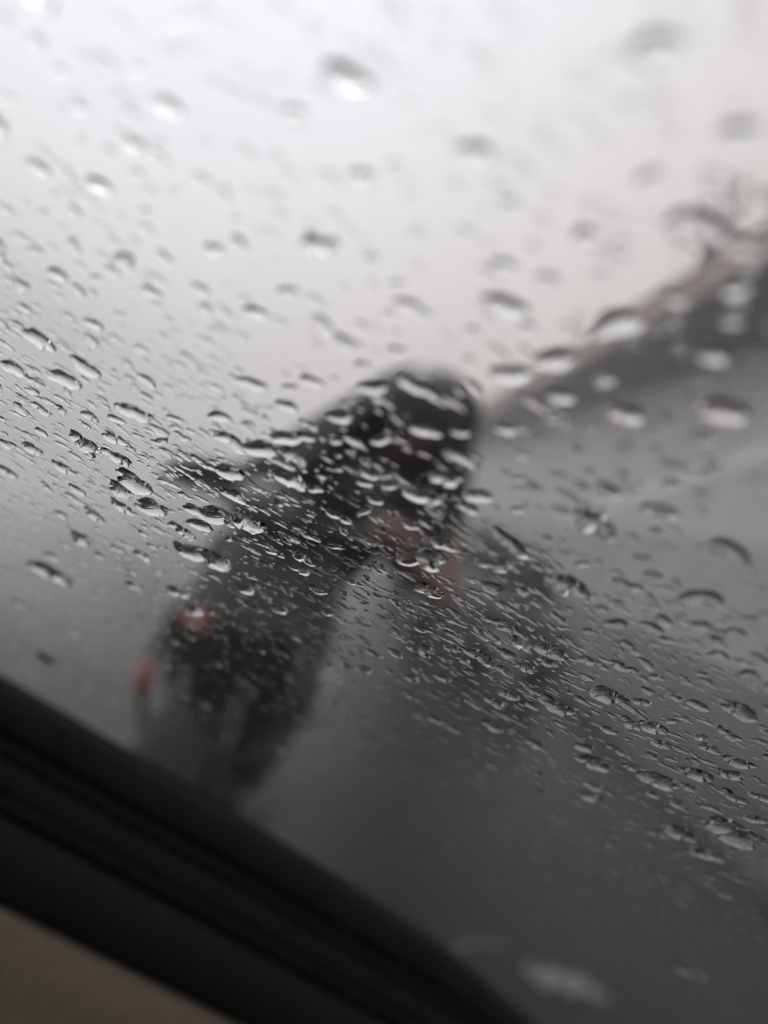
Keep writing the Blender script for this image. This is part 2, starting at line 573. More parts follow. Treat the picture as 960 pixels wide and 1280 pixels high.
quad_between('windscreen', (-.80, -1.10, .98), (.80, -1.10, .98), (.60, -.35, 1.56), (-.60, -.35, 1.56), .14, .012, M_DGLASS, pc)
quad_between('side_window', (.80, -1.0, 1.0), (.79, .35, 1.0), (.60, .35, 1.57), (.60, -.35, 1.55), .16, .012, M_DGLASS, pc)
quad_between('side_window', (-.79, .35, 1.0), (-.80, -1.0, 1.0), (-.60, -.35, 1.55), (-.60, .35, 1.57), .16, .012, M_DGLASS, pc)
quad_between('side_window', (-.78, 1.8, 1.0), (-.79, .40, 1.0), (-.60, .40, 1.57), (-.60, 1.0, 1.57), .16, .012, M_DGLASS, pc)
quad_between('side_window', (.79, .40, 1.0), (.78, 1.8, 1.0), (.60, 1.0, 1.57), (.60, .40, 1.57), .16, .012, M_DGLASS, pc)
for sx in (-1, 1):
    ellipsoid('headlight', (sx * .66, -2.0, .70), (.16, .09, .075), M_LAMP, pc, sub=2)
    box('door_mirror', (sx * .92, -.78, 1.03), (.16, .10, .11), M_CARG, pc, bev=.03, smooth=True)
    for yy in (-1.35, 1.35):
        wl = lathe('wheel', [(.30, -.10), (.315, -.07), (.315, .07), (.30, .10), (.19, .105), (.18, .09), (0.001, .09)], (sx * .78, yy, .315), (sx, 0, 0), M_TYRE, pc, 28)
        lathe('rim', [(.185, .092), (.17, .108), (.10, .10), (.03, .112), (0.001, .112)], (sx * .78, yy, .315), (sx, 0, 0), M_ALLOY, wl, 20)
box('grille', (0, -2.10, .60), (.80, .04, .14), M_TYRE, pc, bev=.01)
box('front_bumper', (0, -2.10, .40), (1.55, .10, .18), M_CARG, pc, bev=.03)
box('number_plate', (0, -2.165, .42), (.50, .012, .11), M_PLATE, pc)

# ------------------------------------------------------------------ scooter facing the rear window, and its rider
M_SCO = mat('charcoal_bodywork', (0.040, 0.043, 0.047), 0.55, spec=0.3)
M_SILV = mat('silver_paint', (0.15, 0.15, 0.147), 0.4)
M_GREYP = mat('grey_plastic', (0.085, 0.085, 0.083), 0.4)
M_SCOB = mat('black_plastic_matt', (0.018, 0.018, 0.019), 0.55)
M_RED = mat('red_lens', (0.34, 0.085, 0.055), 0.25, coat=0.6)
M_CHROME = mat('dark_metal', (0.10, 0.10, 0.105), 0.4, metal=0.6)
SF = Vector((-0.19, 1.80, 0))                     # front wheel on the road
SR = Vector((-0.11, 2.98, 0))
sdir = (SF - SR).normalized()
sang = math.atan2(sdir.x, -sdir.y)                # local -y = forward
LEAN = math.radians(11)                            # it leans over to the open side of the street
sc = empty('scooter', ((SF + SR) / 2) + Vector((.10, 0, 0)), sang)
sc.rotation_euler = (0, -LEAN, sang)
tag(sc, 'charcoal motor scooter with red side lamps facing the wet rear window', 'scooter')
WB = (SF - SR).length / 2
WR = 0.235
for nm, y in (('front_wheel', -WB), ('rear_wheel', WB)):
    wl = lathe(nm, [(.150, -.045), (.195, -.055), (.225, -.04), (WR, 0), (.225, .04), (.195, .055), (.150, .045), (.150, -.045)], (0, y, WR), (1, 0, 0), M_TYRE, sc, 36)
    rm = lathe('rim', [(.152, -.03), (.150, .03)], (0, y, WR), (1, 0, 0), M_ALLOY, wl, 28)
    bm = bmesh.new()
    for k in range(6):
        a = k * math.pi / 3
        bm_tube(bm, [(0, y, WR), (0, y + .152 * math.cos(a), WR + .152 * math.sin(a))], .014, 6)
    bm_tube(bm, [(-.04, y, WR), (.04, y, WR)], .032, 12)
    bmobj('spoke', bm, M_ALLOY, wl, True)
for sx in (-.075, .075):
    tube('fork_leg', [(sx, -WB - .02, WR), (sx * .9, -WB + .10, .56)], .022, M_CHROME, sc, 10)
# front mudguard: arched shell over the wheel
bm = bmesh.new()
rows = []
for i in range(11):
    a = math.radians(20 + i * 14)
    r0 = WR + .035
    rows.append([bm.verts.new((x, -WB + (r0 - abs(x) * .25) * -math.cos(a), WR + (r0 - abs(x) * .45) * math.sin(a))) for x in (-.085, -.05, 0, .05, .085)])
for a, b in zip(rows, rows[1:]):
    for k in range(4):
        bm.faces.new((a[k], a[k + 1], b[k + 1], b[k]))
bmesh.ops.solidify(bm, geom=bm.faces[:], thickness=.006)
bmobj('mudguard', bm, M_SCO, sc, True)
# front apron (leg shield): curved shield, waisted
bm = bmesh.new()
zs = [.30, .38, .48, .58, .68, .78, .86, .92]
hw = [.10, .145, .175, .185, .175, .15, .12, .09]
fy = [.18, .12, .075, .05, .055, .075, .10, .12]
rows = []
for z, h, y in zip(zs, hw, fy):
    rows.append([bm.verts.new((h * s_, -WB + y + .13 * abs(s_) ** 2.0 - (.05 if abs(s_) < .3 else 0), z + .02 * (1 - s_ * s_))) for s_ in (-1, -.75, -.5, -.25, 0, .25, .5, .75, 1)])
for a, b in zip(rows, rows[1:]):
    for k in range(8):
        bm.faces.new((a[k], a[k + 1], b[k + 1], b[k]))
bmesh.ops.solidify(bm, geom=bm.faces[:], thickness=.03)
apr = bmobj('apron', bm, [M_SCO, M_SILV], sc, True)
for p_ in apr.data.polygons:
    p_.material_index = 1 if p_.center.z > .73 else 0
for sx in (-1, 1):
    if sx < 0:
        ellipsoid('indicator_lamp', (-.075, -WB + .035, .675), (.044, .035, .032), M_RED, sc, sub=2)
        ellipsoid('side_reflector', (-.185, -WB + .10, .48), (.024, .028, .055), M_RED, sc, sub=2)
    else:
        ellipsoid('indicator_lamp', (.075, -WB + .035, .675), (.044, .035, .032), M_SCOB, sc, sub=2)
    tube('guard_bar', [(sx * .08, -WB + .14, .34), (sx * .17, -WB + .13, .36), (sx * .20, -WB + .14, .50), (sx * .17, -WB + .13, .66), (sx * .12, -WB + .15, .72)], .013, M_CHROME, sc, 8)
ellipsoid('headlamp', (0, -WB + .10, .985), (.095, .075, .075), M_LAMP, sc, sub=3)
box('headlamp_cowl', (0, -WB + .175, .99), (.24, .17, .13), M_SCO, sc, bev=.05, seg=3, smooth=True)
tube('handlebar', [(-.34, -WB + .27, 1.0), (-.22, -WB + .22, .99), (0, -WB + .19, .965), (.22, -WB + .22, .99), (.34, -WB + .27, 1.0)], .014, M_CHROME, sc, 10)
for sx in (-1, 1):
    gr = tube('grip', [(sx * .235, -WB + .225, .992), (sx * .345, -WB + .272, 1.001)], .019, M_SCOB, sc, 10)
    tube('brake_lever', [(sx * .20, -WB + .185, .985), (sx * .33, -WB + .205, .985)], .007, M_CHROME, sc, 6)
    tube('steering_link', [(sx * .02, -WB + .17, .50), (sx * .02, -WB + .19, .96)], .02, M_SCOB, sc, 8)
box('floorboard', (0, -.12, .265), (.34, .46, .07), M_SCOB, sc, bev=.02)
box('body_shell', (0, .52, .52), (.30, .78, .44), M_GREYP, sc, bev=.12, seg=4, smooth=True)
box('seat', (0, .36, .775), (.28, .72, .10), M_SCOB, sc, bev=.045, seg=4, smooth=True)
box('engine', (.05, .45, .30), (.26, .42, .16), M_SCOB, sc, bev=.04, seg=3)
ellipsoid('tail_lamp', (0, .92, .66), (.09, .04, .05), M_RED, sc, sub=2)
tube('exhaust', [(.15, .25, .26), (.18, .55, .25), (.19, .88, .30)], [.025, .05, .045], M_STEEL, sc, 12)

# the rider: one continuous body, grown from tapered limbs and fused
M_SKIN = mat('skin', (0.24, 0.16, 0.142), 0.55, nscale=20, namt=0.08)
M_JACK = mat('navy_rain_jacket', (0.036, 0.041, 0.050), 0.55, nscale=14, namt=0.3, bump=0.5, bscale=22)
M_TROU = mat('grey_trousers', (0.080, 0.079, 0.077), 0.85, nscale=30, namt=0.2)
M_SHOE = mat('black_shoes', (0.015, 0.014, 0.014), 0.5)
M_HELM = mat('black_helmet', (0.012, 0.013, 0.015), 0.22, coat=0.6)
M_VIS = mat('smoke_visor', (0.03, 0.03, 0.032), 0.08, spec=0.7)
M_SCARF = mat('dull_red_scarf', (0.075, 0.035, 0.032), 0.9, nscale=40, namt=0.25)
M_LIPS = mat('lip', (0.30, 0.11, 0.10), 0.5)
M_EYE = mat('eye', (0.02, 0.015, 0.012), 0.2)


def capsule(bm, a, b, ra, rb, seg=14):
    a, b = Vector(a), Vector(b)
    d = b - a
    L = max(d.length, 1e-5)
    q = d.to_track_quat('Z', 'Y').to_matrix()
    rings = []
    for i in range(5):
        t = math.pi / 2 * (1 - i / 4)
        rings.append((ra * max(math.cos(t), .02), -ra * math.sin(t)))
    for i in range(5):
        t = math.pi / 2 * (i / 4)
        rings.append((rb * max(math.cos(t), .02), L + rb * math.sin(t)))
    R = [[bm.verts.new(a + q @ Vector((r * math.cos(2 * math.pi * k / seg), r * math.sin(2 * math.pi * k / seg), h))) for k in range(seg)] for r, h in rings]
    for x, y in zip(R, R[1:]):
        for k in range(seg):
            bm.faces.new((x[k], x[(k + 1) % seg], y[(k + 1) % seg], y[k]))
    bm.faces.new(list(reversed(R[0]))); bm.faces.new(R[-1])


def blob(bm, c, r, rot=None):
    g = bmesh.ops.create_icosphere(bm, subdivisions=3, radius=1.0)
    for v in g['verts']:
        p = Vector((v.co.x * r[0], v.co.y * r[1], v.co.z * r[2]))
        v.co = Vector(c) + (rot @ p if rot is not None else p)


HY = -WB + .25                                    # grips
RY = .16                                          # hips on the seat
person = empty('person', (SF + SR) / 2, sang)
tag(person, 'person in dark hooded rain cape over a helmet riding the scooter', 'person')
bm = bmesh.new()
HX = .15                                       # the upper body leans a little to one side
hip = Vector((-.01, RY, .89)); chest = Vector((HX * .6, RY - .12, 1.15)); neck = Vector((HX * .9, RY - .19, 1.29)); head = Vector((HX, RY - .26, 1.40))
blob(bm, hip, (.185, .15, .12))
blob(bm, (hip + chest) / 2, (.175, .135, .19))
blob(bm, chest, (.225, .16, .175))
capsule(bm, chest + Vector((-.13, 0, .06)), chest + Vector((.13, 0, .06)), .105, .105)
capsule(bm, chest + Vector((0, -.02, .10)), neck + Vector((0, -.03, .04)), .075, .058)
blob(bm, head, (.078, .098, .118))
blob(bm, head + Vector((0, -.075, -.055)), (.048, .040, .050))       # jaw
capsule(bm, head + Vector((0, -.092, .005)), head + Vector((0, -.112, -.025)), .011, .016)  # nose
GX, GZ = .092, .055
for sx in (-1, 1):
    sh = chest + Vector((sx * .205, -.02, .055))
    elb = Vector((HX * .4 + sx * .335, RY - .22, .975))
    wr = Vector((sx * .292 - GX, HY + .085, 1.015 + GZ * sx))
    capsule(bm, sh, elb, .095, .072)
    capsule(bm, elb, wr, .064, .040)
    palm = Vector((sx * .290 - GX, HY + .03, 1.012 + GZ * sx))
    capsule(bm, wr, palm, .032, .036)
    for k in range(4):                            # fingers close round the grip
        bx = sx * (.252 + k * .0235)
        y0 = HY + (abs(bx) - .235) * .42 - .02
        ln = (.9, 1.0, .96, .8)[k]
        bx, gz = bx - GX, GZ * sx * abs(bx) / .29
        p = [Vector((bx, y0 + .030, 1.028)), Vector((bx, y0 - .018 * ln, 1.036)), Vector((bx, y0 - .036 * ln, 1.008)), Vector((bx, y0 - .018 * ln, .976)), Vector((bx, y0 + .008, .968))]
        p = [q_ + Vector((0, 0, gz)) for q_ in p]
        for a, b, r in zip(p, p[1:], (.0105, .010, .0095, .009)):
            capsule(bm, a, b, r, r * .95, 8)
    th = [Vector((sx * .262, HY + .035, 1.0)), Vector((sx * .236, HY + .012, .985)), Vector((sx * .240, HY - .012, .968))]
    th = [q_ + Vector((-GX, 0, GZ * sx * .85)) for q_ in th]
    for a, b in zip(th, th[1:]):
        capsule(bm, a, b, .0125, .011, 8)
    hj = Vector((sx * .10 - .04, RY, .87)); kn = Vector((sx * .13 - .05, RY - .40, .79)); an_ = Vector((sx * .10 + .02, RY - .34, .385))
    capsule(bm, hj, kn, .095, .068)
    capsule(bm, kn, an_, .066, .043)
    capsule(bm, an_ + Vector((0, .03, -.045)), an_ + Vector((sx * .01, -.14, -.052)), .038, .034)
    blob(bm, head + Vector((sx * .079, .01, -.01)), (.012, .022, .032))
rb_ = bmobj('body', bm, None, person)
md = rb_.modifiers.new('fuse', 'REMESH'); md.mode = 'VOXEL'; md.voxel_size = .0075
ms = rb_.modifiers.new('smooth', 'SMOOTH'); ms.factor = .5; ms.iterations = 4
dg = bpy.context.evaluated_depsgraph_get()
nm_ = bpy.data.meshes.new_from_object(rb_.evaluated_get(dg))
rb_.modifiers.clear()
rb_.data = nm_
for m_ in (M_JACK, M_TROU, M_SKIN, M_SHOE):
    nm_.materials.append(m_)
NP = len(nm_.polygons)
cc = np.empty(NP * 3); nm_.polygons.foreach_get('center', cc); cc = cc.reshape(-1, 3)
mi_ = np.zeros(NP, int)
legs = (cc[:, 2] < .90) & (cc[:, 0] > -.27) & (cc[:, 0] < .31)
mi_[legs] = 1
mi_[cc[:, 2] < .40] = 3
hd = (np.linalg.norm((cc - np.array(head)) / np.array((.13, .17, .15)), axis=1) < 1) & (cc[:, 2] > neck.z + .02)
mi_[hd] = 2
hands = (cc[:, 1] < HY + .30) & (cc[:, 2] > .92) & (cc[:, 2] < 1.15) & ((cc[:, 0] > .25) | ((cc[:, 0] > .11) & (cc[:, 1] < HY + .14)))
mi_[hands] = 2
hands2 = (cc[:, 1] < HY + .075) & (cc[:, 2] > .86) & (cc[:, 0] < -.25)
mi_[hands2] = 3
nm_.polygons.foreach_set('material_index', mi_)
nm_.polygons.foreach_set('use_smooth', [True] * NP)
# helmet with smoke visor over the face opening
bm = bmesh.new()
bmesh.ops.create_uvsphere(bm, u_segments=40, v_segments=24, radius=1.0)
for v in bm.verts:
    v.co = Vector((v.co.x * .158, v.co.y * .172, v.co.z * .165))
kill = [f for f in bm.faces if (f.calc_center_median().y < -.075 and f.calc_center_median().z < .045 and abs(f.calc_center_median().x) < .098) or f.calc_center_median().z < -.105]
bmesh.ops.delete(bm, geom=kill, context='FACES')
bmesh.ops.solidify(bm, geom=bm.faces[:], thickness=.022)
for v in bm.verts:
    v.co += head + Vector((0, .012, .018))
hl = bmobj('helmet', bm, M_HELM, person, True)
bm = bmesh.new()
rows = []
for i in range(15):
    t = i / 14
    zc = head.z + .19 - t * .62                         # from over the helmet down to the elbows
    rx = .20 * math.sqrt(max(.01, 1 - (1 - min(1, t * 3.2)) ** 2)) + .20 * max(0, (t - .30) / .70) ** .8
    ry = .21 * math.sqrt(max(.01, 1 - (1 - min(1, t * 3.2)) ** 2)) + .06 * max(0, (t - .30) / .70)
    cx = head.x + (chest.x - head.x) * min(1, t * 1.2) - .05 * t
    row = []
    for k in range(33):
        a = math.radians(-148 + k * 296 / 32) + math.pi / 2
        fold = 1 + (.05 * math.sin(k * 1.9 + 4 * t) + .03 * math.sin(k * 3.3)) * t
        row.append(bm.verts.new((cx + rx * fold * math.cos(a), head.y + .05 + .06 * t + ry * fold * math.sin(a), zc - .05 * t * abs(math.cos(a)))))
    rows.append(row)
for a, b in zip(rows, rows[1:]):
    for k in range(32):
        bm.faces.new((a[k], a[k + 1], b[k + 1], b[k]))
bmesh.ops.solidify(bm, geom=bm.faces[:], thickness=.006)
bmobj('rain_cape', bm, M_JACK, person, True)
bm = bmesh.new()
rows = []
for i in range(5):
    z = -.075 + i * .034
    rows.append([bm.verts.new(head + Vector((.166 * math.sin(a) * math.sqrt(max(0, 1 - (z / .20) ** 2)), .012 - .182 * math.cos(a) * math.sqrt(max(0, 1 - (z / .20) ** 2)), .018 + z))) for a in [math.radians(-62 + k * 124 / 12) for k in range(13)]])
for a, b in zip(rows, rows[1:]):
    for k in range(12):
        bm.faces.new((a[k], a[k + 1], b[k + 1], b[k]))
bmesh.ops.solidify(bm, geom=bm.faces[:], thickness=.003)
bmobj('visor', bm, M_VIS, hl, True)
bm = bmesh.new()
pts = [neck + Vector((.082 * math.cos(t), -.03 + .086 * math.sin(t), -.005 + .012 * math.sin(3 * t))) for t in [2 * math.pi * k / 20 for k in range(21)]]
bm_tube(bm, pts, .026, 10, False)
bmobj('scarf', bm, M_SCARF, person, True)
for sx in (-1, 1):
    ellipsoid('eye', head + Vector((sx * .031, -.088, .010)), (.013, .008, .008), M_EYE, person, sub=2)
ellipsoid('mouth', head + Vector((0, -.111, -.062)), (.022, .008, .006), M_LIPS, person, sub=2)
# PART3
# ------------------------------------------------------------------ the car we look out of: sloping rear window and its surround
GN = Vector((-0.006, 0.571, 0.823)).normalized()   # outward normal of the rear window
GD = 0.0514                                         # the phone is held 5 cm from the inner face
E1 = (Vector((1, 0, 0)) - GN * GN.x).normalized()
E2 = GN.cross(E1)                                   # down the slope of the glass
GO = EYE + GN * GD
THICK = 0.0035


def on_glass(u, v, h=0.0):
    """Point of the window: u across, v down the slope, h outwards from the OUTER face."""
    return GO + E1 * u + E2 * v + GN * (h + THICK)


car = empty('car', (0, 0, 0))
tag(car, 'dark interior edge of the car: black window seal and beige trim under wet rear window', 'car')
ctrl = [(-.50, .13), (-.42, .195), (-.30, .225), (-.19, .243), (-.1027, .2566), (-.0377, .2775), (.0159, .2955), (.0672, .3215), (.1135, .352), (.1715, .410), (.237, .482),
        (.32, .535), (.44, .53), (.52, .46), (.555, .33), (.54, .10), (.50, -.10), (.44, -.17), (.30, -.195), (0, -.20), (-.30, -.195), (-.45, -.17), (-.51, -.08), (-.52, .04)]


def catmull(P, n):
    out = []
    N = len(P)
    for i in range(N):
        p0, p1, p2, p3 = [Vector((*P[(i + k) % N], 0)) for k in (-1, 0, 1, 2)]
        for j in range(n):
            t = j / n
            out.append(.5 * ((2 * p1) + (p2 - p0) * t + (2 * p0 - 5 * p1 + 4 * p2 - p3) * t * t + (3 * p1 - p0 - 3 * p2 + p3) * t ** 3))
    return [(q.x, q.y) for q in out]


loop = catmull(ctrl, 7)
NL = len(loop)
bm = bmesh.new()
lo = [bm.verts.new(on_glass(u, v, -THICK)) for u, v in loop]
hi = [bm.verts.new(on_glass(u, v, 0)) for u, v in loop]
for i in range(NL):
    j = (i + 1) % NL
    bm.faces.new((lo[i], lo[j], hi[j], hi[i]))
f1 = bm.faces.new(lo); f2 = bm.faces.new(hi)
bmesh.ops.triangulate(bm, faces=[f1, f2])
pane = bmobj('rear_window', bm, M_PANE, car)
pane['label'] = 'clear rain-covered rear window glass'

TR = math.radians(80)
frames = []
for i in range(NL):
    a, b = loop[i - 1], loop[(i + 1) % NL]
    t = (E1 * (b[0] - a[0]) + E2 * (b[1] - a[1])).normalized()
    o = t.cross(GN)
    if o.dot(E1 * (loop[i][0] - .02) + E2 * (loop[i][1] - .12)) < 0:
        o = -o
    frames.append((on_glass(*loop[i], -THICK), o, o * math.cos(TR) - GN * math.sin(TR), o * math.sin(TR) + GN * math.cos(TR)))


def sweep(name, prof, m, parent, depth=None, label=None):
    """prof: closed list of (along the trim, off the trim towards its back) for each frame of the window loop."""
    verts, faces = [], []
    k = len(prof)
    for i, (p, o, w, back) in enumerate(frames):
        s_ = depth(loop[i]) if depth else 1.0
        for d, h in prof:
            dd = d if d < .06 else .055 + (d - .055) * s_
            verts.append(p + w * dd + back * h)
    for i in range(NL):
        j = (i + 1) % NL
        for q in range(k):
            r = (q + 1) % k
            faces.append((i * k + q, i * k + r, j * k + r, j * k + q))
    ob = pyobj(name, verts, faces, m, parent, True)
    if label:
        ob['label'] = label
    return ob


def lip(d0, d1, rise, back=.004):
    pts = []
    for i in range(9):
        t = math.pi * i / 8
        pts.append(((d0 + d1) / 2 - (d1 - d0) / 2 * math.cos(t), -rise * math.sin(t)))
    return pts + [(d1, back), (d0, back)]


sweep('window_seal', lip(-.001, .0125, .0022), M_LIP, car)
sweep('seal_lip', lip(.0135, .0185, .0015), M_RUBBER, car)
sweep('seal_lip', lip(.0186, .0273, .0010), M_LIP, car)
sweep('seal_lip', lip(.0275, .0320, .0012), M_RUBBER, car)
sweep('window_trim', lip(.0330, .0540, .0035), M_TRIMB, car)
sweep('backing_strip', [(0, .0045), (.056, .0045), (.056, .010), (0, .010)], M_TRIMB, car)
sweep('tailgate_panel', [(.0535, .001), (.058, -.002), (.07, -.003), (.30, -.003), (.30, .006), (.0535, .006)], M_BEIGE, car,
      depth=lambda q: .15 + .85 * min(1, max(0, (q[1] - .10) / .12)), label='beige textured trim panel')

# tailgate skin round the glass, roof, sides, floor, seats
RECT = (-.66, .66, -.25, .66)
bm = bmesh.new()
inn, out = [], []
for i, (u, v) in enumerate(loop):
    cu, cv = .02, .15
    du, dv = u - cu, v - cv
    ks = []
    if du: ks.append(((RECT[1] if du > 0 else RECT[0]) - cu) / du)
    if dv: ks.append(((RECT[3] if dv > 0 else RECT[2]) - cv) / dv)
    k = min(x for x in ks if x > 0)
    inn.append(bm.verts.new(on_glass(u * 1.0 + du * .004, v + dv * .004, -.001)))
    out.append(bm.verts.new(on_glass(cu + du * k, cv + dv * k, -.006)))
for i in range(NL):
    j = (i + 1) % NL
    bm.faces.new((inn[i], inn[j], out[j], out[i]))
bmesh.ops.solidify(bm, geom=bm.faces[:], thickness=.004)
bmobj('tailgate_skin', bm, M_CARP, car, True)
tp = on_glass(0, RECT[2], 0)
bt = on_glass(0, RECT[3], 0)
box('tailgate_lower', (0, bt.y + .03, bt.z - .22), (1.32, .10, .44), M_CARP, car, bev=.03, seg=3)
box('rear_bumper', (0, bt.y + .05, bt.z - .50), (1.50, .20, .20), M_SCOB, car, bev=.05, seg=3)
box('roof', (0, tp.y - .95, tp.z + .015), (1.34, 1.92, .03), M_CARP, car, bev=.008)
box('headlining', (0, tp.y - .95, tp.z - .018), (1.28, 1.86, .02), M_HEADL, car)
for sx in (-1, 1):
    box('side_panel', (sx * .69, -.75, .66), (.07, 2.6, .72), M_CARP, car, bev=.02)
    box('door_card', (sx * .645, -.75, .64), (.012, 2.5, .66), M_BEIGE, car)
    pyobj('rear_quarter', [(sx * .68, .55, 1.02), (sx * .68, bt.y, bt.z), (sx * .665, tp.y - .02, tp.z), (sx * .665, tp.y - .45, tp.z), (sx * .68, -.60, 1.02)][0:0] or
          [(sx * .665, bt.y, bt.z - .01), (sx * .665, tp.y, tp.z), (sx * .665, tp.y - .35, tp.z), (sx * .67, -.50, 1.015), (sx * .67, bt.y - .1, .70),
           (sx * .69, bt.y, bt.z - .01), (sx * .69, tp.y, tp.z), (sx * .69, tp.y - .35, tp.z), (sx * .695, -.50, 1.015), (sx * .695, bt.y - .1, .70)],
          [(0, 1, 2, 3, 4), (9, 8, 7, 6, 5)] + [(i, i + 5, (i + 1) % 5 + 5, (i + 1) % 5) for i in range(5)], M_CARP, car)
    pyobj('side_glass', [(sx * .672, tp.y - .35, tp.z), (sx * .672, tp.y - 1.7, tp.z), (sx * .68, -2.0, 1.015), (sx * .68, -.50, 1.015)], [(0, 1, 2, 3)], M_PANE, car)
box('floor_pan', (0, -.75, .31), (1.36, 2.6, .04), M_SEATF, car)
box('rear_seat_back', (0, -.35, .72), (1.20, .16, .62), M_SEATF, car, Matrix.Rotation(math.radians(18), 3, 'X'), bev=.05, seg=3, smooth=True)
box('rear_seat_cushion', (0, -.75, .48), (1.20, .52, .18), M_SEATF, car, bev=.05, seg=3, smooth=True)
for sx in (-.33, .33):
    box('headrest', (sx, -.47, 1.07), (.26, .10, .16), M_SEATF, car, Matrix.Rotation(math.radians(18), 3, 'X'), bev=.04, seg=3, smooth=True)
    box('front_seat_back', (sx, -1.45, .80), (.48, .14, .66), M_SEATF, car, Matrix.Rotation(math.radians(14), 3, 'X'), bev=.05, seg=3, smooth=True)
box('dashboard', (0, -2.0, .80), (1.28, .35, .34), M_TRIMB, car, bev=.05, seg=3)
for sx in (-1, 1):
    for yy in (.05, -2.3):
        wl = lathe('wheel', [(.28, -.09), (.30, -.06), (.30, .06), (.28, .09), (.18, .095), (.17, .08), (0.001, .08)], (sx * .66, yy, .30), (sx, 0, 0), M_TYRE, car, 28)
        lathe('rim', [(.172, .083), (.16, .098), (.09, .09), (.03, .10), (0.001, .10)], (sx * .66, yy, .30), (sx, 0, 0), M_ALLOY, wl, 20)
box('scuttle', (0, -2.1, .6), (1.36, .06, .7), M_CARP, car)

# ------------------------------------------------------------------ rain on the glass
FPX = 930.0


def px_to_uv(px, py):
    """Where the sight line of a picture point (960 x 1280) meets the outer face of the window."""
    dx, dy = px - 480.0, py - 640.0
    r = Vector(((dx * cr + dy * sr) / FPX, 1.0, (dx * sr - dy * cr) / FPX))
    p = r * ((GD + THICK) / GN.dot(r))
    q = EYE + p - GO
    return q.dot(E1), q.dot(E2), p.y


def uv_to_px(u, v):
    q = on_glass(u, v) - EYE
    if q.y < 1e-4:
        return None
    X, Z = q.x / q.y, q.z / q.y
    return 480 + FPX * (X * cr + Z * sr), 640 + FPX * (X * sr - Z * cr), q.y


NU, NV, SAG = 17, 13, 0.28
VS = [math.sin(math.pi / 2 * (-1 + 2 * j / (NV - 1))) for j in range(NV)]


def drop_object(spine, width, tall, parent=None):
    """A bead of water: spine of (u, v) points, half widths along it, height as a share of the half width."""
    S = [Vector((a, b, 0)) for a, b in spine]
    n = len(S)
    c = sum(S, Vector()) / n
    verts, faces = [], []
    grid = []
    for i in range(n):
        t = (S[min(i + 1, n - 1)] - S[max(i - 1, 0)]).normalized()
        nn = Vector((-t.y, t.x, 0))
        w = width[i]
        row = []
        for j, vv in enumerate(VS):
            p = S[i] + nn * (w * vv) - c
            xx = (vv - SAG) / (1 - SAG * vv)              # the water hangs towards the lower edge
            h = tall * w * max(0.0, 1 - xx * xx)
            row.append(len(verts))
            verts.append(E1 * p.x + E2 * p.y + GN * (h - 5e-5))
        grid.append(row)
    for i in range(n - 1):
        for j in range(NV - 1):
            faces.append((grid[i][j], grid[i][j + 1], grid[i + 1][j + 1], grid[i + 1][j]))
        faces.append((grid[i][0], grid[i + 1][0], grid[i + 1][NV - 1], grid[i][NV - 1]))
    faces.append(tuple(grid[0]))
    faces.append(tuple(reversed(grid[-1])))
    me = bpy.data.meshes.new('raindrop')
    me.from_pydata([tuple(v) for v in verts], [], faces)
    b2 = bmesh.new()
    b2.from_mesh(me)
    bmesh.ops.recalc_face_normals(b2, faces=b2.faces)
    b2.to_mesh(me)
    b2.free()
    sm = [len(p.vertices) == 4 and i % NV != NV - 1 for i, p in enumerate(me.polygons)]
    me.polygons.foreach_set('use_smooth', sm)
    o = link('raindrop', me, M_WATER)
    o.location = on_glass(c.x, c.y)
    return o


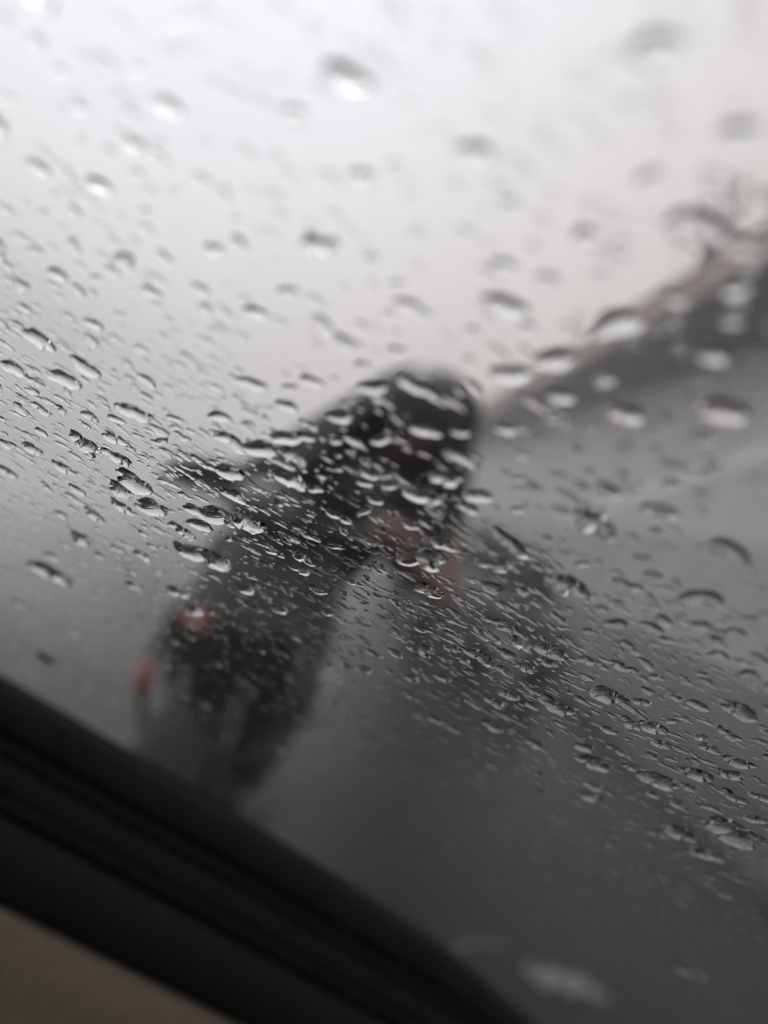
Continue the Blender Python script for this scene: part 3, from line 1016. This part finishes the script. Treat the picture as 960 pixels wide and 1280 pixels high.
# prominent drops: x, y, length, slope (degrees, down to the right), thickness share, bend, height
# shape letters: b bead, s streak, a arch, k knobbly, f faint and flat
DROPS = """210 133 50 15 f|435 98 66 15 b|364 138 36 5 b|452 219 34 5 b|400 305 44 2 k|320 390 36 5 b|360 365 34 8 b|190 365 32 25 b|92 306 24 50 b|207 321 30 45 b
125 232 34 18 b|95 264 28 55 f|72 343 32 20 b|98 363 28 50 b|31 384 22 30 b|10 331 20 30 b|120 347 18 10 b|47 208 40 20 f|172 86 30 10 f|100 135 30 10 f|197 178 26 5 f|102 179 20 5 f
172 217 26 10 f|252 223 32 18 f|360 216 28 8 f|300 304 26 40 b|268 311 26 10 b|337 289 22 0 f|250 360 30 30 b|465 324 26 10 f|54 265 18 5 f|232 24 44 -20 f|10 122 24 0 f|181 263 22 10 f|140 338 28 20 f
592 190 50 2 b|637 256 30 8 b|735 296 40 5 k|776 303 34 -5 f|630 333 34 5 b|632 382 56 12 b|820 58 68 -12 b|925 163 54 -6 b|812 222 50 -25 f|870 282 74 10 a|890 219 40 0 f|612 101 34 -10 f|757 177 30 10 f|710 139 30 0 f|510 130 30 0 f
505 379 28 5 b|532 392 24 5 f|500 44 40 -20 f|492 206 30 0 f|685 349 40 15 f|780 396 40 0 b|48 426 46 30 a|106 457 46 30 b|81 475 48 15 a|85 491 22 52 s|52 511 32 35 s|75 511 22 45 s|117 405 30 20 b|183 476 30 35 b
169 515 52 24 s|146 524 24 15 b|112 521 24 28 a|106 530 20 35 s|104 554 42 34 k|40 560 28 25 k|52 540 20 30 b|8 554 24 12 b|146 549 38 28 s|144 571 42 30 s|81 585 38 26 s|167 601 54 31 k|152 612 34 25 k|188 634 42 6 k|154 634 38 31 s
225 662 36 40 s|250 656 36 22 b|252 693 76 23 s|258 641 62 17 s|292 620 38 27 b|312 653 46 27 k|287 590 40 15 b|367 547 58 -3 s|325 561 46 8 b|287 552 42 33 a|267 539 14 10 b|275 521 32 5 b|219 523 22 10 b|227 545 26 30 s|200 551 22 -12 k
362 600 48 32 b|310 477 54 22 s|358 507 32 12 b|362 484 24 5 f|390 476 34 10 b|342 688 34 35 s|379 698 36 30 s|373 711 30 15 s|102 672 28 15 k|120 645 32 35 s|96 611 24 25 b|58 608 22 45 s|12 591 30 25 s|179 695 24 22 b|62 715 50 30 s
250 577 26 35 s|242 598 26 35 s|233 620 24 30 s|19 462 36 16 a|183 495 20 20 f|525 486 66 26 s|465 484 44 -4 b|424 521 34 -5 b|532 538 46 12 b|576 540 30 5 b|476 549 30 -16 b|442 550 30 30 b|420 551 20 8 b|529 617 58 4 k
559 598 46 0 k|598 619 42 8 b|585 635 32 15 b|461 592 28 20 b|456 603 24 15 b|486 607 22 0 b|469 624 24 20 b|456 639 20 -15 b|420 643 44 22 s|433 666 26 52 s|514 656 28 12 b|555 681 38 20 b|525 698 62 6 k|536 739 40 15 k|619 706 44 5 k
637 677 62 36 s|651 599 24 5 b|652 569 24 5 b|632 535 34 5 b|647 637 22 0 b|694 450 50 2 b|637 466 46 0 b|772 408 60 -15 a|844 374 34 10 b|701 496 34 0 b|634 537 30 10 b|780 516 46 27 b|889 446 40 15 b|904 515 58 5 b|879 546 40 5 f
919 361 40 -10 b|690 524 24 0 f|915 402 30 0 b|744 656 64 32 k|911 691 60 36 a|840 604 30 20 b|825 639 52 8 a|761 612 42 30 b|821 664 24 15 b|875 750 56 6 a|817 720 28 12 b|787 732 46 15 s|770 779 32 4 b|813 784 30 30 a|918 792 30 15 a
937 773 26 5 b|738 790 24 10 b|690 813 40 18 k|783 835 42 23 s|735 826 36 16 s|802 698 28 8 f|729 705 22 0 b|712 735 62 25 k|700 773 30 36 s|765 869 46 24 k|802 877 26 5 k|821 847 22 15 b|877 843 18 25 b|873 881 32 22 b|922 889 48 28 k
898 820 30 15 a|814 908 36 28 k|791 905 26 30 k|761 912 24 15 b|840 901 18 5 b|694 880 52 32 s|649 802 36 40 s|845 873 20 20 b|877 784 34 10 f|911 917 32 40 s|887 936 32 20 s|926 953 44 12 s|915 968 32 8 k|873 968 36 24 k|827 930 24 24 k
779 940 26 32 s|827 976 46 30 k|860 983 26 30 s|917 995 36 36 s|949 995 32 14 s|917 1040 62 30 k|887 1069 46 20 s|854 1043 36 26 k|825 1043 30 24 s|947 1024 32 16 s|740 952 48 18 s|730 933 26 20 b|787 959 20 22 b|849 1006 32 36 s
735 995 34 18 s|743 982 34 14 s|876 922 20 10 k|816 993 20 20 b|525 786 20 22 b|494 816 22 18 b|525 811 36 18 k|566 811 24 15 b|597 819 46 30 s|616 775 32 16 s|650 791 28 40 s|653 808 30 40 s|581 827 26 36 s|631 839 30 36 s|656 835 26 20 k
687 878 32 25 s|687 828 22 15 k|637 868 26 15 k|616 877 30 32 s|616 908 30 22 b|553 847 24 10 b|514 847 20 15 b|516 871 26 22 s|545 900 24 20 b|455 836 22 22 b|433 832 18 15 b|467 816 26 30 s|525 839 28 36 s|666 882 22 25 b|669 930 26 15 b
125 694 16 20 b|148 686 22 22 s|178 694 24 20 s|65 695 20 15 b|68 717 46 30 s|222 740 36 20 s|169 733 22 20 b|244 763 24 12 b|27 755 24 20 s|865 1217 34 15 f|445 729 22 20 s|398 738 26 18 s|350 762 24 10 b|410 765 18 12 b|305 735 26 20 b"""

KIND = {'b': (.39, .10, .31), 's': (.25, .08, .31), 'a': (.36, .28, .32), 'k': (.38, .14, .31), 'f': (.42, .10, .20)}
FOCUS = cd.dof.focus_distance
APER = cd.lens / cd.dof.aperture_fstop / 1000.0
placed = []                                         # (px, py, radius) of what is on the glass already
drops = []                                          # (object, px, py, length in the picture)


def make_drop(px, py, L, ang, kind, rr):
    th_, bend, tall = KIND[kind]
    dep = px_to_uv(px, py)[2]
    blur = APER * FPX * abs(1 / dep - 1 / FOCUS)
    Le = max(L - .25 * blur, .65 * L)
    a = math.radians(ang)
    dx, dy = math.cos(a), math.sin(a)
    bend = bend * rr.uniform(.6, 1.2) * (1 if kind == 'a' else rr.choice((-1, 1)))
    if kind != 'f' and py < 180 + .5 * px:
        Le *= 1.22
        th_ *= 1.22
    half = Le * th_ * .5 * rr.uniform(.88, 1.15)
    p1, p2, p3 = [rr.uniform(0, 6.28) for _ in range(3)]
    amp = {'k': .20, 's': .16, 'b': .08, 'a': .12, 'f': .08}[kind]
    # knobbly drops keep one heavy end
    heavy = rr.choice((-1, 1)) * {'k': .30, 's': .32, 'b': .12, 'a': .12, 'f': .05}[kind]
    sp, wd = [], []
    # length and thickness are taken where the drop stands, then laid out on the glass itself
    u0, v0, _ = px_to_uv(px, py)
    for i in range(NU):
        s_ = i / (NU - 1) * 2 - 1
        s_ = math.sin(s_ * math.pi / 2)
        off = Le * bend * (s_ * s_ - .4) * .5 + Le * .03 * math.sin(3.1 * s_ + p1) + (Le * .03 * math.sin(6.2 * s_ + p2) if kind in 'ks' else 0)
        qx = px + dx * s_ * Le / 2 - dy * off
        qy = py + dy * s_ * Le / 2 + dx * off
        u, v, d = px_to_uv(qx, qy)
        u2, v2, _ = px_to_uv(qx - dy * half, qy + dx * half)
        w_full = math.hypot(u2 - u, v2 - v)
        env = max(1 - s_ * s_, 0.0) ** .5
        w = w_full * env * (1 + amp * math.sin(4.2 * s_ + p3) + amp * .5 * math.sin(8.4 * s_ + p2)) * (1 + heavy * s_)
        if i in (0, NU - 1):
            w = w_full * .03
        sp.append((u, v)); wd.append(max(w, 2e-5))
    o = drop_object(sp, wd, tall * rr.uniform(.9, 1.1) * (1.0 + 1.35 * min(1, max(0, (530 + .5 * px - py - 100) / 500))))
    drops.append((o, px, py, L, kind))
    placed.append((px, py, L * .36))


rd = random.Random(5)
for item in DROPS.replace('\n', '|').split('|'):
    x, y, L, a, k = item.split()
    make_drop(float(x), float(y), float(L), float(a), k, rd)

tries = 0
while len(drops) < 300 and tries < 20000:
    tries += 1
    px, py = rd.uniform(0, 960), rd.uniform(0, 1120)
    edge = 850 + .62 * px
    if py > edge - 40:
        continue
    band = 530 + .5 * px
    dist = abs(py - band)
    L = rd.uniform(15, 30) if py < band - 150 else rd.uniform(8, 16)
    if any((px - a) ** 2 + ((py - b) * 1.5) ** 2 < (r * 1.3 + L * .55) ** 2 for a, b, r in placed):
        continue
    make_drop(px, py, L, rd.gauss(26 if py > band - 200 else 12, 12), rd.choice('bbsskf' if py > band - 200 else 'bbff'), rd)

# the finer spatter between them: too many to count, one mesh
NS, RHO = 12, [0.0, .5, .78, .93, 1.0]
sv, sf = [], []
grid_seen = {}
for a, b, r in placed:
    grid_seen.setdefault((int(a // 80), int(b // 80)), []).append((a, b, r))


def spatter(u, v, ru, asp, ang, tall):
    base = len(sv)
    ph = [rd.uniform(0, 6.28) for _ in range(3)]
    ca, sa = math.cos(ang), math.sin(ang)
    sv.append(on_glass(u, v, tall * ru))
    for q, rho in enumerate(RHO[1:]):
        for k in range(NS):
            t = 2 * math.pi * k / NS
            rad = ru * (1 + .22 * math.sin(2 * t + ph[0]) + .14 * math.sin(3 * t + ph[1]) + .06 * math.sin(5 * t + ph[2]))
            x, y = rad * rho * math.cos(t) * asp, rad * rho * math.sin(t)
            sv.append(on_glass(u + x * ca - y * sa, v + x * sa + y * ca, tall * ru * (1 - rho * rho) - 3e-5))
    for k in range(NS):
        sf.append((base, base + 1 + k, base + 1 + (k + 1) % NS))
        for q in range(len(RHO) - 2):
            r0 = base + 1 + q * NS
            sf.append((r0 + k, r0 + NS + k, r0 + NS + (k + 1) % NS, r0 + (k + 1) % NS))
    last = base + 1 + (len(RHO) - 2) * NS
    sf.append(tuple(last + k for k in reversed(range(NS))))


def inside_window(u, v):
    c = False
    j = NL - 1
    for i in range(NL):
        (x1, y1), (x2, y2) = loop[i], loop[j]
        if (y1 > v) != (y2 > v) and u < (x2 - x1) * (v - y1) / (y2 - y1) + x1:
            c = not c
        j = i
    return c


count = 0
tries = 0
while count < 11500 and tries < 90000:
    tries += 1
    z_ = rd.random()
    if z_ < .40:                                     # where the photograph looks
        pu, pv = rd.uniform(-30, 990), rd.uniform(-20, 1180)
        if rd.random() < .75:
            pv = 530 + .5 * pu + rd.gauss(0, 150)
        if pv > 840 + .62 * pu - 15:
            continue
        if pv < 330 + .5 * pu and rd.random() < .6:
            continue
        u, v, d = px_to_uv(pu, pv)
        s = min(rd.lognormvariate(math.log(.00027), .55), .0012)
    else:
        u, v = (rd.uniform(-.52, .56), rd.uniform(-.2, .52)) if rd.random() < .5 else (rd.gauss(.04, .17), rd.uniform(-.1, .40))
        if not inside_window(u, v) or not inside_window(u * 1.03, v * 1.03):
            continue
        pp = uv_to_px(u, v)
        s = rd.lognormvariate(math.log(.0006), .5)
        if pp and -40 < pp[0] < 1000 and -40 < pp[1] < 1320:
            s = min(s, .0005)
            pu, pv = pp[0], pp[1]
        else:
            pu = None
            s = min(s * 1.7, .0022)
    if pu is not None:
        ci, cj = int(pu // 80), int(pv // 80)
        dd = px_to_uv(pu, pv)[2]
        rpx = s / dd * FPX
        if any((pu - a) ** 2 + ((pv - b) * 1.6) ** 2 < (r + rpx) ** 2 for x in (-1, 0, 1) for y in (-1, 0, 1) for a, b, r in grid_seen.get((ci + x, cj + y), ())):
            continue
    spatter(u, v, s, rd.uniform(1.2, 3.0 if s < .0007 else 1.8), rd.gauss(.14, .22), rd.uniform(.18, .30))
    count += 1
sp_o = pyobj('rain_spatter', sv, sf, M_WATER, None, False)
fl = [len(p.vertices) < 5 for p in sp_o.data.polygons]
sp_o.data.polygons.foreach_set('use_smooth', fl)
tag(sp_o, 'fine spatter of tiny raindrops all over the rear window glass', 'raindrops', kind='stuff')

# a dark speck of mud low on the glass
u, v, _ = px_to_uv(56, 824)
bm = bmesh.new()
bmesh.ops.create_icosphere(bm, subdivisions=2, radius=1.0)
for q in bm.verts:
    k = 1 + .2 * math.sin(5 * q.co.x + 2) * math.cos(4 * q.co.y)
    q.co = (E1 * (q.co.x * .0030 * k) + E2 * (q.co.y * .0024 * k) + GN * (max(q.co.z, -.02) * .0012))
ms_ = bmobj('mud_speck', bm, M_DIRT, None, True)
ms_.location = on_glass(u, v, 0)
tag(ms_, 'small dark speck stuck low on the glass just above the black seal', 'speck')


# ------------------------------------------------------------------ names for the drops: which one is which
def region(x, y):
    roof = 877 - .611 * x
    if 335 < x < 625 and 440 < y < 680 and y > 700 - .62 * (x - 200) * .9 - 60:
        if y < 560:
            return "over the rider's black helmet and shoulder"
        return "over the rider's dark jacket"
    if 380 < x < 640 and 680 <= y < 800:
        return "over the rider's hands and the handlebar"
    if x < 380 and y > 730:
        return 'over the scooter and the road beside it'
    if x < 400 and y > 500:
        return 'over the misty far end of the road' if y < 600 else 'over the pale wet road beside the rider'
    if x >= 560 and abs(y - roof - 40) < 75:
        return 'along the brown fascia of the building'
    if y < roof - 30:
        if y < 200:
            return 'high in the pale sky over the building side' if x > 480 else 'high in the pale sky on the open side'
        return 'low in the sky between helmet and roof' if x > 420 else 'low in the pale sky on the open side'
    if x >= 600 and y < 760:
        return 'over the upper grey wall under the fascia'
    if x >= 600 and y < 900:
        return 'over the dark parked car and lower wall'
    if x >= 700:
        return 'in the sharp corner band over the pavement'
    return 'over the dark wet road in front of the parked car'


SHAPE = {'b': 'rounded', 's': 'streak-shaped', 'a': 'arched', 'k': 'knobbly', 'f': 'faint flat'}
by = {}
for o, x, y, L, kd in drops:
    by.setdefault((region(x, y), kd), []).append((L, o))
ORD = ['longest', 'second longest', 'third longest', 'fourth longest', 'fifth longest', 'sixth longest', 'seventh longest', 'eighth longest', 'ninth longest', 'tenth longest', 'eleventh longest', 'twelfth longest', 'thirteenth longest', 'fourteenth longest', 'fifteenth longest', 'sixteenth longest', 'seventeenth longest', 'eighteenth longest', 'nineteenth longest', 'twentieth longest']
for (rg, kd), lst in by.items():
    lst.sort(key=lambda t: -t[0])
    for i, (L, o) in enumerate(lst):
        lb = f'{ORD[i]} {SHAPE[kd]} raindrop {rg}' if i < len(ORD) else f'short {SHAPE[kd]} raindrop {rg}'
        tag(o, lb, 'raindrop', f'raindrops {rg}')

# ------------------------------------------------------------------ rain mist in the air
mz = bpy.data.materials.new('rain_mist')
mz.use_nodes = True
for n in list(mz.node_tree.nodes):
    mz.node_tree.nodes.remove(n)
pv = mz.node_tree.nodes.new('ShaderNodeVolumePrincipled')
pv.inputs['Color'].default_value = (0.97, 0.975, 0.98, 1)
pv.inputs['Density'].default_value = 0.011
pv.inputs['Anisotropy'].default_value = 0.2
mo = mz.node_tree.nodes.new('ShaderNodeOutputMaterial')
mz.node_tree.links.new(pv.outputs[0], mo.inputs['Volume'])
hz = box('haze', (0, 0, 4.2), (5400, 5400, 12.4), mz)
tag(hz, 'thin pale rain mist over the street', 'mist', kind='stuff')
